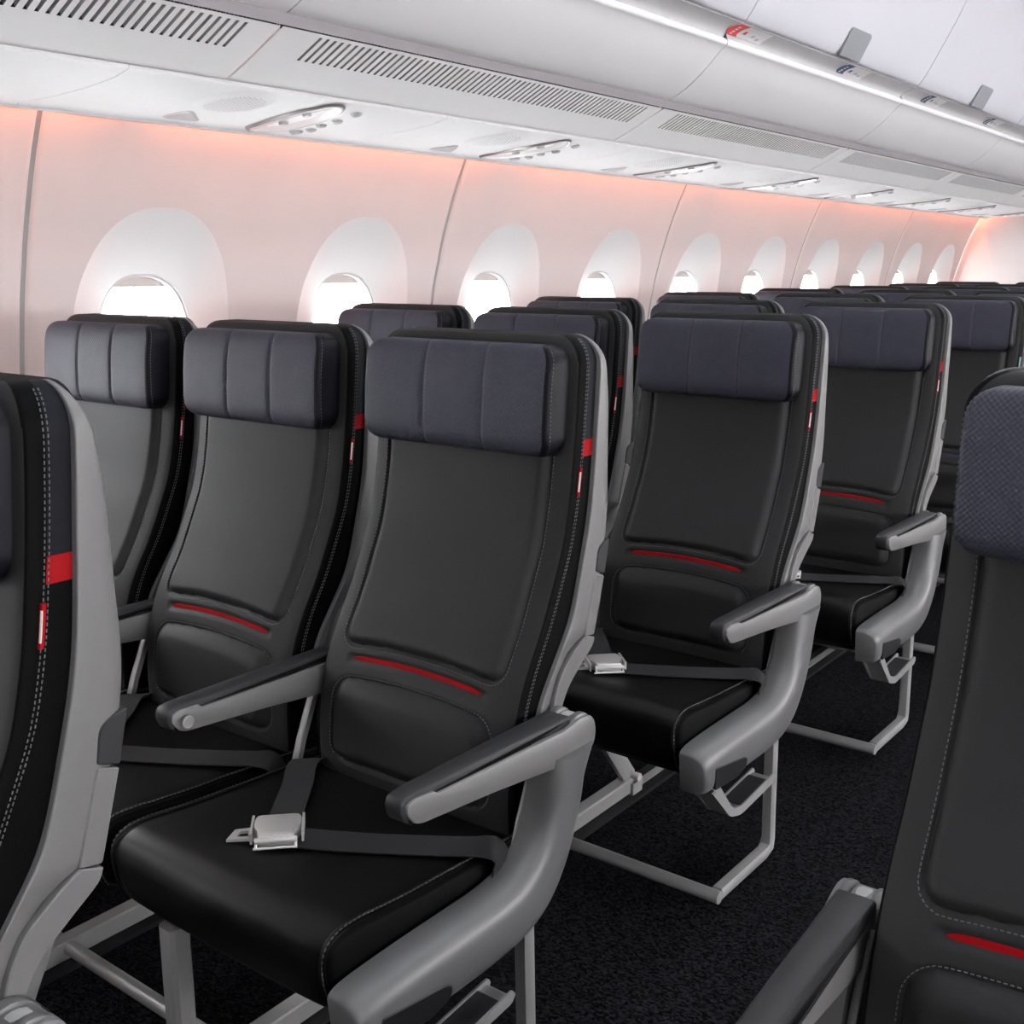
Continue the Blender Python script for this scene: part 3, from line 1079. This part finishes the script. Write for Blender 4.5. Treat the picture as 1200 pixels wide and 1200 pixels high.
def make_armrest(root, s, aisle):
    """s = +1 / -1 side of the seat."""
    X = lambda v: s * v
    body = round_poly([Vector(p) for p in [(-0.474, 0.601), (-0.471, 0.580), (-0.452, 0.5705), (-0.30, 0.560), (-0.150, 0.5445), (-0.100, 0.5400), (-0.076, 0.553), (-0.071, 0.578), (-0.082, 0.601), (-0.110, 0.606), (-0.135, 0.599)]], [0.003, 0.008, 0.010, 0.03, 0.02, 0.02, 0.02, 0.02, 0.018, 0.01, 0.01], 4)
    xi, xo = (0.222, 0.264) if aisle else (0.224, 0.258)
    m = MB()
    extrude_x(m, body, [(X(xi), 0.003), (X(xi + 0.003), 0), (X(xo), 0)], 'shell')
    o = m.build('armrest', root, smooth=35)
    if not aisle:
        o['label'] = 'grey armrest with a round button at its tip'
    pl = MB()
    plate = round_poly([Vector(p) for p in [(-0.474, 0.602), (-0.474, 0.590), (-0.462, 0.575), (-0.448, 0.5695), (-0.30, 0.559), (-0.150, 0.5435), (-0.100, 0.5390), (-0.075, 0.552), (-0.070, 0.578), (-0.081, 0.602), (-0.110, 0.607), (-0.150, 0.598), (-0.418, 0.6005), (-0.424, 0.606), (-0.462, 0.608)]], [0.004, 0.008, 0.008, 0.010, 0.03, 0.02, 0.02, 0.02, 0.02, 0.018, 0.01, 0.006, 0.004, 0.004, 0.008], 4)
    extrude_x(pl, plate, [(X(xo), 0), (X(xo + 0.007), 0), (X(xo + 0.009), 0.0008), (X(xo + 0.010), 0.0025)], 'shell')
    pl.build('armrest_side', o, smooth=35)
    if not aisle:
        pb = MB()
        extrude_x(pb, plate, [(X(xi), 0), (X(xi - 0.006), 0.0008), (X(xi - 0.007), 0.0025)], 'shell')
        pb.build('armrest_side', o, smooth=35)
    pd = MB()
    pad = round_poly([Vector(p) for p in [(-0.128, 0.613), (-0.30, 0.6145), (-0.462, 0.6145), (-0.478, 0.611), (-0.482, 0.599), (-0.477, 0.580), (-0.460, 0.5715), (-0.466, 0.583), (-0.470, 0.598), (-0.410, 0.600), (-0.128, 0.597)]], [0.004, 0.02, 0.012, 0.010, 0.010, 0.01, 0.003, 0.006, 0.004, 0.01, 0.003], 4)
    pi0 = xi - (0.0012 if aisle else 0.003)
    po = xo + (0.003 if aisle else 0.005)
    extrude_x(pd, pad, [(X(pi0), 0.004), (X(pi0 + 0.0012), 0.0015), (X(pi0 + 0.004), 0), (X(po - 0.004), 0), (X(po - 0.0012), 0.0015), (X(po), 0.004)], 'pad')
    pad_o = pd.build('armrest_pad', o, smooth=50)
    for q in [o] + list(o.children):
        for v in q.data.vertices:
            t = max(0.0, min(1.0, (-0.10 - v.co.y) / 0.38))
            c = s * (0.216 if aisle else 0.241)
            v.co.x = c + (v.co.x - c) * (1 - (0.36 if aisle else 0.28) * t)
    # hinge knuckles at the rear end
    for a, b, r, mn in ((xi - 0.005, xi + 0.011, 0.033, 'grey'), (xi + 0.0125, xo - 0.011, 0.029, 'white_grey'), (xo - 0.0095, xo + 0.004, 0.033, 'grey')):
        k = MB()
        rings = []
        for x, rr in ((a, r - 0.004), (a + 0.0015, r - 0.001), (a + 0.004, r), (b - 0.004, r), (b - 0.0015, r - 0.001), (b, r - 0.004)):
            rings.append([(X(x), -0.106 + rr * math.cos(2 * PI * j / 28), 0.577 + rr * math.sin(2 * PI * j / 28)) for j in range(28)])
        k.loft(rings, mn)
        kn = k.build('hinge_knuckle', o, smooth=40)
    if not aisle:
        for sd in (1, -1):
            b = MB()
            xx = xo + 0.010 if sd > 0 else xi - 0.007
            b.loft([[(X(xx + sd * h), -0.452 + r * math.cos(2 * PI * j / 24), 0.5885 + r * math.sin(2 * PI * j / 24)) for j in range(24)] for h, r in ((-0.001, 0.0105), (0.002, 0.0105), (0.003, 0.009), (0.0025, 0.0075), (0.0025, 0.001))], 'metal', True, True)
            b.build('recline_button', o, smooth=40)
    # pale post that carries the armrest
    p = MB()
    xm = X(0.221 if aisle else 0.233)
    p.tube([(xm, -0.215, 0.405), (xm, -0.197, 0.46), (xm, -0.165, 0.535), (xm, -0.140, 0.585)], 0.0045 if aisle else 0.0075, 'metal', 10, square=True)
    p.build('armrest_post', o, smooth=40)
    return o
M['white_grey'] = mat('pale_hinge_plastic', (0.30, 0.30, 0.30), 0.45)

def make_shroud(root, s):
    X = lambda v: s * v
    m = MB()
    OUT = [(-0.074, 0.560), (-0.098, 0.520), (-0.108, 0.480), (-0.128, 0.425), (-0.155, 0.375), (-0.195, 0.333), (-0.250, 0.310), (-0.330, 0.304), (-0.450, 0.307), (-0.540, 0.3115), (-0.568, 0.3135)]
    INN = [(-0.182, 0.560), (-0.188, 0.525), (-0.196, 0.490), (-0.208, 0.458), (-0.232, 0.430), (-0.268, 0.411), (-0.318, 0.404), (-0.380, 0.404), (-0.470, 0.405), (-0.550, 0.404), (-0.578, 0.402)]
    t_ = list(range(len(OUT)))
    oy, oz = smooth_tab([(t, p[0]) for t, p in zip(t_, OUT)], 5), smooth_tab([(t, p[1]) for t, p in zip(t_, OUT)], 5)
    iy, iz = smooth_tab([(t, p[0]) for t, p in zip(t_, INN)], 5), smooth_tab([(t, p[1]) for t, p in zip(t_, INN)], 5)
    n = len(oy)
    rings = []
    NA = 22
    def ring(i, shrink, push):
        O, I = Vector((oy[i][1], oz[i][1])), Vector((iy[i][1], iz[i][1]))
        mid = (O + I) / 2 + Vector((-push, -push * 0.10))
        rr = []
        for k in range(NA + 1):
            a = PI * k / NA
            ca, sa = math.cos(a), math.sin(a)
            e = 2.7 if ca > 0 else 5.0
            c2 = math.copysign(abs(ca) ** (2 / 3.2), ca)
            s2 = abs(sa) ** (2 / e)
            p = mid + (I - mid) * c2 * shrink if ca > 0 else mid + (O - mid) * (-c2) * shrink
            if push and ca > 0:
                p = mid + (I + Vector((-push, -push * 0.1)) - mid) * c2 * shrink
            elif push:
                p = mid + (O + Vector((-push, -push * 0.1)) - mid) * (-c2) * shrink
            rr.append((X(0.228 + (0.0565 * s2) * (0.35 + 0.65 * shrink)), p.x, p.y))
        rr.append((X(0.228), (O.x if not push else rr[-1][1]), (O.y if not push else rr[-1][2])))
        return rr
    for i in range(n):
        rings.append(ring(i, 1.0, 0))
    for sh, pu in ((0.985, 0.008), (0.95, 0.014), (0.89, 0.0185), (0.80, 0.0215)):
        rings.append(ring(n - 1, sh, pu))
    m.loft(rings, 'grey')
    o = m.build('side_shroud', root, smooth=60)
    # dark oval inset on the outer face
    d = MB()
    ins = round_poly([Vector(p) for p in [(-0.562, 0.322), (-0.470, 0.3145), (-0.432, 0.322), (-0.428, 0.338), (-0.440, 0.346), (-0.562, 0.366)]], [0.006, 0.01, 0.016, 0.012, 0.012, 0.006], 5)
    extrude_x(d, ins, [(X(0.262), 0), (X(0.2850), 0), (X(0.2860), 0.0015)], 'dark')
    d.build('shroud_inset', o, smooth=30)
    # step bracket under the shroud: front plate, rimmed tray with dark insert
    b = MB()
    fr = round_poly([Vector(p) for p in [(-0.565, 0.325), (-0.540, 0.325), (-0.478, 0.252), (-0.440, 0.237), (-0.300, 0.248), (-0.292, 0.241), (-0.300, 0.236), (-0.445, 0.2255), (-0.490, 0.240)]], [0.002, 0.002, 0.012, 0.02, 0.004, 0.004, 0.004, 0.02, 0.012], 4)
    extrude_x(b, fr, [(X(0.238), 0), (X(0.282), 0)], 'metal')
    br = b.build('step_bracket', root, smooth=35)
    rim = MB()
    side = round_poly([Vector(p) for p in [(-0.57, 0.318), (-0.556, 0.318), (-0.482, 0.254), (-0.445, 0.243), (-0.297, 0.256), (-0.290, 0.246), (-0.300, 0.236), (-0.447, 0.226), (-0.492, 0.240)]], [0.002, 0.002, 0.012, 0.015, 0.005, 0.005, 0.005, 0.015, 0.012], 4)
    for x0, x1 in ((0.236, 0.2395), (0.2815, 0.285)):
        extrude_x(rim, side, [(X(x0), 0), (X(x1), 0)], 'metal')
    rim.build('bracket_rim', br, smooth=35)
    t = MB()
    t.add([(X(0.240), -0.435, 0.2415), (X(0.281), -0.435, 0.2415), (X(0.281), -0.322, 0.2505), (X(0.240), -0.322, 0.2505), (X(0.240), -0.435, 0.2385), (X(0.281), -0.435, 0.2385), (X(0.281), -0.322, 0.2475), (X(0.240), -0.322, 0.2475)], [[0, 1, 2, 3], [4, 5, 6, 7], [0, 1, 5, 4], [1, 2, 6, 5], [2, 3, 7, 6], [3, 0, 4, 7]], 'pad')
    t.build('tread', br, smooth=0)
    return o

def ribbon(m, pts, w, th, mname):
    """pts = [(pos, width direction)]"""
    P = [(Vector(p), Vector(d).normalized()) for p, d in pts]
    rings = []
    fine = []
    for i in range(len(P) - 1):
        p0, p1, p2, p3 = P[max(i - 1, 0)], P[i], P[i + 1], P[min(i + 2, len(P) - 1)]
        for k in range(6):
            t = k / 6
            q = 0.5 * (2 * p1[0] + (p2[0] - p0[0]) * t + (2 * p0[0] - 5 * p1[0] + 4 * p2[0] - p3[0]) * t * t + (3 * p1[0] - p0[0] - 3 * p2[0] + p3[0]) * t ** 3)
            fine.append((q, p1[1].lerp(p2[1], t).normalized()))
    fine.append(P[-1])
    for i, (p, d) in enumerate(fine):
        a = fine[max(i - 1, 0)][0]
        b = fine[min(i + 1, len(fine) - 1)][0]
        t = (b - a).normalized()
        d = (d - t * d.dot(t)).normalized()
        n = t.cross(d)
        rings.append([p + d * w / 2 + n * th / 2, p - d * w / 2 + n * th / 2, p - d * w / 2 - n * th / 2, p + d * w / 2 - n * th / 2])
    m.loft(rings, mname)

def make_belt(root):
    m = MB()
    cz = lambda y: lerp_tab([(-0.56, 0.4605), (-0.525, 0.4605), (-0.45, 0.4515), (-0.34, 0.444), (-0.22, 0.436), (-0.13, 0.425)], y)
    # long strap from the buckle across to the anchor on the +x side
    pts = []
    for x, y in ((-0.03, -0.448), (0.05, -0.400), (0.11, -0.358), (0.17, -0.312), (0.205, -0.283)):
        pts.append(((x, y, cz(y) + 0.008), (-0.60, 0.8, 0.12)))
    pts += [((0.226, -0.262, 0.442), (-0.5, 0.75, 0.3)), ((0.233, -0.255, 0.420), (-0.1, 0.95, 0.1)), ((0.2325, -0.262, 0.385), (0, 1, 0))]
    ribbon(m, pts, 0.046, 0.0022, 'belt')
    o = m.build('seat_belt', root, smooth=40)
    k = MB()
    pts = [((-0.214, -0.185, 0.415), (-0.8, -0.6, 0)), ((-0.211, -0.215, 0.443), (-0.75, -0.65, 0)), ((-0.19, -0.255, 0.4535), (-0.7, -0.7, 0)), ((-0.145, -0.306, 0.452), (-0.68, -0.72, 0)), ((-0.10, -0.362, 0.454), (-0.66, -0.74, 0)), ((-0.055, -0.415, 0.459), (-0.66, -0.74, 0)), ((-0.030, -0.442, 0.462), (-0.66, -0.74, 0))]
    ribbon(k, [(p, d) for p, d in pts], 0.050, 0.0022, 'belt')
    k.build('belt_tail', o, smooth=40)
    # lift-lever buckle
    B = MB()
    a = Vector((0.70, 0.714, 0)).normalized()
    c = Vector((a.y, -a.x, 0))
    base = Vector((-0.032, -0.446, cz(-0.446) + 0.006))
    def bp(u, v, h):
        return base + a * u + c * v + Vector((0, 0, h + v * 0.05))
    lid = round_poly([Vector(p) for p in [(-0.030, -0.036), (0.030, -0.036), (0.036, -0.022), (0.036, 0.002), (0.027, 0.018), (0.027, 0.036), (-0.027, 0.036), (-0.027, 0.018), (-0.034, 0.002), (-0.034, -0.024)]], 0.006, 3)
    rings = []
    for h, d in ((0.0, 0.002), (0.002, 0.0), (0.012, 0.0), (0.0165, 0.0012), (0.0180, 0.004)):
        rings.append([bp(p.x, p.y, h + 0.002 * (1 if h > 0.01 else 0)) for p in inset(lid, d)])
    B.loft(rings, 'steel')
    bk = B.build('buckle', o, smooth=35)
    r = MB()
    for u in (-0.036, 0.037):
        r.box(tuple(bp(u, -0.004, 0.011)), (0.0035, 0.058, 0.016), 'steel', Matrix(((a.x, c.x, 0), (a.y, c.y, 0), (0, 0, 1))))
    r.tube([bp(-0.030, 0.037, 0.012), bp(0.030, 0.037, 0.012)], 0.0045, 'steel', 10)
    r.tube([bp(-0.032, 0.043, 0.003), bp(0.030, 0.043, 0.003)], 0.002, 'steel', 8)
    for u in (-0.028, 0.028):
        r.tube([bp(u, 0.043, 0.003), bp(u, 0.037, 0.012)], 0.002, 'steel', 8)
    r.build('buckle_frame', bk, smooth=35)
    t = MB()
    fr = [(-0.064, 0.006), (-0.064, -0.018 + 0.006), (-0.030, -0.022), (-0.030, 0.014)]
    out = [(-0.072, 0.012), (-0.062, -0.020), (-0.032, -0.024), (-0.032, 0.014)]
    inn = [(-0.058, 0.004), (-0.054, -0.012), (-0.042, -0.013), (-0.042, 0.005)]
    vs = [bp(u, v, 0.006) for u, v in out] + [bp(u, v, 0.006) for u, v in inn] + [bp(u, v, 0.002) for u, v in out] + [bp(u, v, 0.002) for u, v in inn]
    fs = []
    for i in range(4):
        j = (i + 1) % 4
        fs += [[i, j, 4 + j, 4 + i], [8 + i, 8 + j, 12 + j, 12 + i], [i, j, 8 + j, 8 + i], [4 + i, 4 + j, 12 + j, 12 + i]]
    t.add(vs, fs, 'steel')
    t.build('buckle_tongue', bk, smooth=0)
    return o

def make_seat(kind, aisle_side):
    """kind: 'red' (front cabin) or 'blue'; aisle_side: +1, -1 or 0 (no shroud)."""
    band, line, tagm = ('red', 'red', 'red') if kind == 'red' else ('leather_dark', 'blue', 'teal')
    root = empty('airplane_seat', 'x', 'airplane seat')
    make_shell(root)
    b = make_backrest(root, band, 'navy')
    if kind == 'red':
        make_stitching(b, 'thread')
    # coloured line in its slot
    m = MB()
    rings = []
    for i in range(31):
        x = -0.137 + 0.274 * i / 30
        z = 0.640 + arch(x) * 0.9
        h = 0.0042 * min(1, (1.02 - abs(x) / 0.137) * 9)
        y = front(x, z)
        rings.append([(x, y - 0.0016, z - h), (x, y - 0.0016, z + h), (x, y + 0.004, z + h), (x, y + 0.004, z - h)])
    m.loft(rings, line)
    o = m.build('lumbar_trim', b, smooth=0)
    o['label'] = 'thin red accent line' if kind == 'red' else 'thin dull blue accent line'
    # stitched fabric tag on each side edge
    for s in ((1,) if aisle_side >= 0 else ()):
        t = MB()
        rings = []
        for i in range(7):
            z = 0.925 + 0.042 * i / 6
            y = front(W, z)
            x = s * (W - 0.002)
            rings.append([(x, y + 0.0004, z), (x + s * 0.0055, y + 0.0010, z), (x + s * 0.0055, y + 0.0052, z), (x, y + 0.0070, z)])
        t.loft(rings, tagm)
        if kind == 'red':
            rr = []
            for i in range(7):
                z = 0.931 + 0.030 * i / 6
                y = front(W, z)
                rr.append([(s * (W + 0.002), y + 0.0004, z), (s * (W + 0.0042), y + 0.0008, z), (s * (W + 0.0042), y + 0.0018, z), (s * (W + 0.002), y + 0.0018, z)])
            t.loft(rr, 'white_thread')
        t.build('side_tag', b, smooth=0)
    make_headrest(root)
    make_cushion(root)
    if aisle_side >= 0:
        make_armrest(root, 1, aisle_side == 1)
    if aisle_side == -1:
        make_armrest(root, -1, True)
        make_armrest(root, 1, False)
    if aisle_side:
        make_shroud(root, aisle_side)
    make_belt(root)
    # under-cushion pan and lower side plates that carry the back
    p = MB()
    ol = round_poly([Vector(q) for q in [(-0.545, 0.333), (-0.545, 0.326), (-0.48, 0.305), (-0.20, 0.300), (-0.10, 0.31), (-0.06, 0.40), (-0.05, 0.56), (-0.10, 0.58), (-0.15, 0.45), (-0.17, 0.336)]], 0.01, 4)
    extrude_x(p, ol, bevel_st(-0.205, 0.205, 0.006), 'dark')
    p.build('seat_pan', root, smooth=35)
    return root

protos = {}
ROWN = ['row just left of the foreground', 'front row', 'second row', 'third row', 'fourth row', 'fifth row', 'sixth row', 'seventh row', 'rearmost row']
COLN = {0: 'aisle', -1: 'middle', -2: 'window'}
def place(r, c):
    kind = 'red' if r <= 2 else 'blue'
    key = (kind, 1 if c == 0 else 0)
    if key not in protos:
        o = make_seat(*key)
        protos[key] = o
    else:
        o = copy_tree(protos[key])
    o.location = (SEAT_S * c, SEAT_P * r, 0)
    acc = 'red-trimmed' if kind == 'red' else 'blue-trimmed'
    if r == -1:
        lab = 'seat cut off at the left edge, showing its grey shell and red band'
    elif r == 0:
        lab = {0: 'nearest whole black leather aisle seat, buckle lying on its cushion', -1: 'black leather middle seat beside the nearest whole aisle seat', -2: 'black leather window seat in the nearest whole row by the first window'}[c]
    else:
        lab = '%s black leather %s seat, %s back from the nearest whole row' % (acc, COLN[c], {1: 'one row', 2: 'two rows', 3: 'three rows', 4: 'four rows', 5: 'five rows', 6: 'six rows', 7: 'seven rows'}[r])
    tag(o, lab, 'airplane seat', 'black leather airplane seats')
    return o
for r in range(-1, 8):
    for c in (0, -1, -2):
        if r == -1 and c != 0:
            continue
        place(r, c)
cs = make_seat('red', -1)
cs.location = (1.025, -0.214, 0)
tag(cs, 'black leather seat across the aisle in the right foreground, cut off by frame', 'airplane seat', 'black leather airplane seats')

# ------------------------------------------------------------------ row underframes standing on the floor
def make_frame(cols, sgn, xa):
    """cols: x of the seat centres in this block; sgn: side of the aisle drop leg; xa: x of that leg."""
    root = empty('seat_row_frame', 'x', 'seat frame')
    x0, x1 = min(cols) - 0.2, max(cols) + 0.2
    for y in (-0.37, -0.20):
        t = MB()
        t.tube([(x0, y, 0.278), (x1, y, 0.278)], 0.019, 'metal', 14)
        t.build('cross_tube', root, smooth=50)
    bx = [-0.170, -0.650] if sgn > 0 else [cols[0] + 0.17]
    for x in bx:
        b = MB()
        ol = round_poly([Vector(q) for q in [(-0.575, 0.012), (-0.575, 0.044), (-0.56, 0.049), (-0.085, 0.049), (-0.07, 0.036), (-0.07, 0.012)]], 0.004, 3)
        extrude_x(b, ol, [(x - 0.017, 0.003), (x - 0.014, 0), (x + 0.014, 0), (x + 0.017, 0.003)], 'metal')
        be = b.build('floor_beam', root, smooth=35)
        for y in (-0.54, -0.11):
            q = MB()
            q.box((x, y, 0.020), (0.050, 0.042, 0.040), 'metal')
            q.tube([(x - 0.030, y, 0.052), (x + 0.030, y, 0.052)], 0.010, 'steel', 12)
            q.build('floor_fitting', be, smooth=40)
        l = MB()
        l.tube([(x, -0.536, 0.045), (x, -0.536, 0.308)], 0.0185, 'metal', 16, square=True)
        l.build('leg', root, smooth=40)
        l = MB()
        l.tube([(x, -0.112, 0.045), (x, -0.262, 0.235)], 0.010, 'metal', 16, ry=0.022, square=True)
        l.build('rear_strut', root, smooth=40)
    g = MB()
    xe = xa
    pts = [(xe, -0.205, 0.300), (xe, -0.200, 0.12), (xe, -0.197, 0.055), (xe, -0.203, 0.037), (xe, -0.222, 0.030), (xe, -0.435, 0.034), (xe - sgn * 0.006, -0.445, 0.035), (xe - sgn * 0.02, -0.447, 0.035), ((x0 + 0.05) if sgn > 0 else (x1 - 0.05), -0.447, 0.035)]
    g.tube(pts[:5] + [pts[5]], 0.0125, 'metal', 14, square=True)
    g.tube([(xe + sgn * 0.012, -0.447, 0.034)] + [pts[8]], 0.0135, 'metal', 14)
    g.build('baggage_bar', root, smooth=45)
    return root
f0 = make_frame([-2 * SEAT_S, -SEAT_S, 0], 1, 0.236)
for n, r in enumerate(range(-1, 8)):
    o = f0 if n == 0 else copy_tree(f0)
    o.location = (0, SEAT_P * r, 0)
    lab = ['grey metal underframe below the seat cut off at left', 'grey metal legs and bar under the nearest whole row of seats', 'grey metal underframe with hoop bar, one row behind the nearest whole row'][n] if n < 3 else 'grey metal underframe %s rows behind the nearest whole row' % ['two', 'three', 'four', 'five', 'six', 'seven'][n - 3]
    tag(o, lab, 'seat frame', 'metal underframes of the seat rows')
fc = make_frame([0.0], -1, -0.236)
fc.location = (1.025, -0.214, 0)
tag(fc, 'grey metal underframe below the right foreground seat', 'seat frame', 'metal underframes of the seat rows')

# black floor tracks beside the beams
for x, lab in ((-0.170, 'black floor track below the aisle-side beams'), (-0.650, 'black floor track below the window-side beams'), (1.195, 'black floor track below the right foreground seat')):
    t = MB()
    t.box((x, (Y0 + Y1) / 2, 0.005), (0.075, Y1 - Y0 - 0.05, 0.010), 'dark')
    t.box((x, (Y0 + Y1) / 2, 0.0105), (0.022, Y1 - Y0 - 0.05, 0.002), 'metal')
    tag(t.build('floor_track', smooth=0), lab, 'floor track', 'floor tracks')
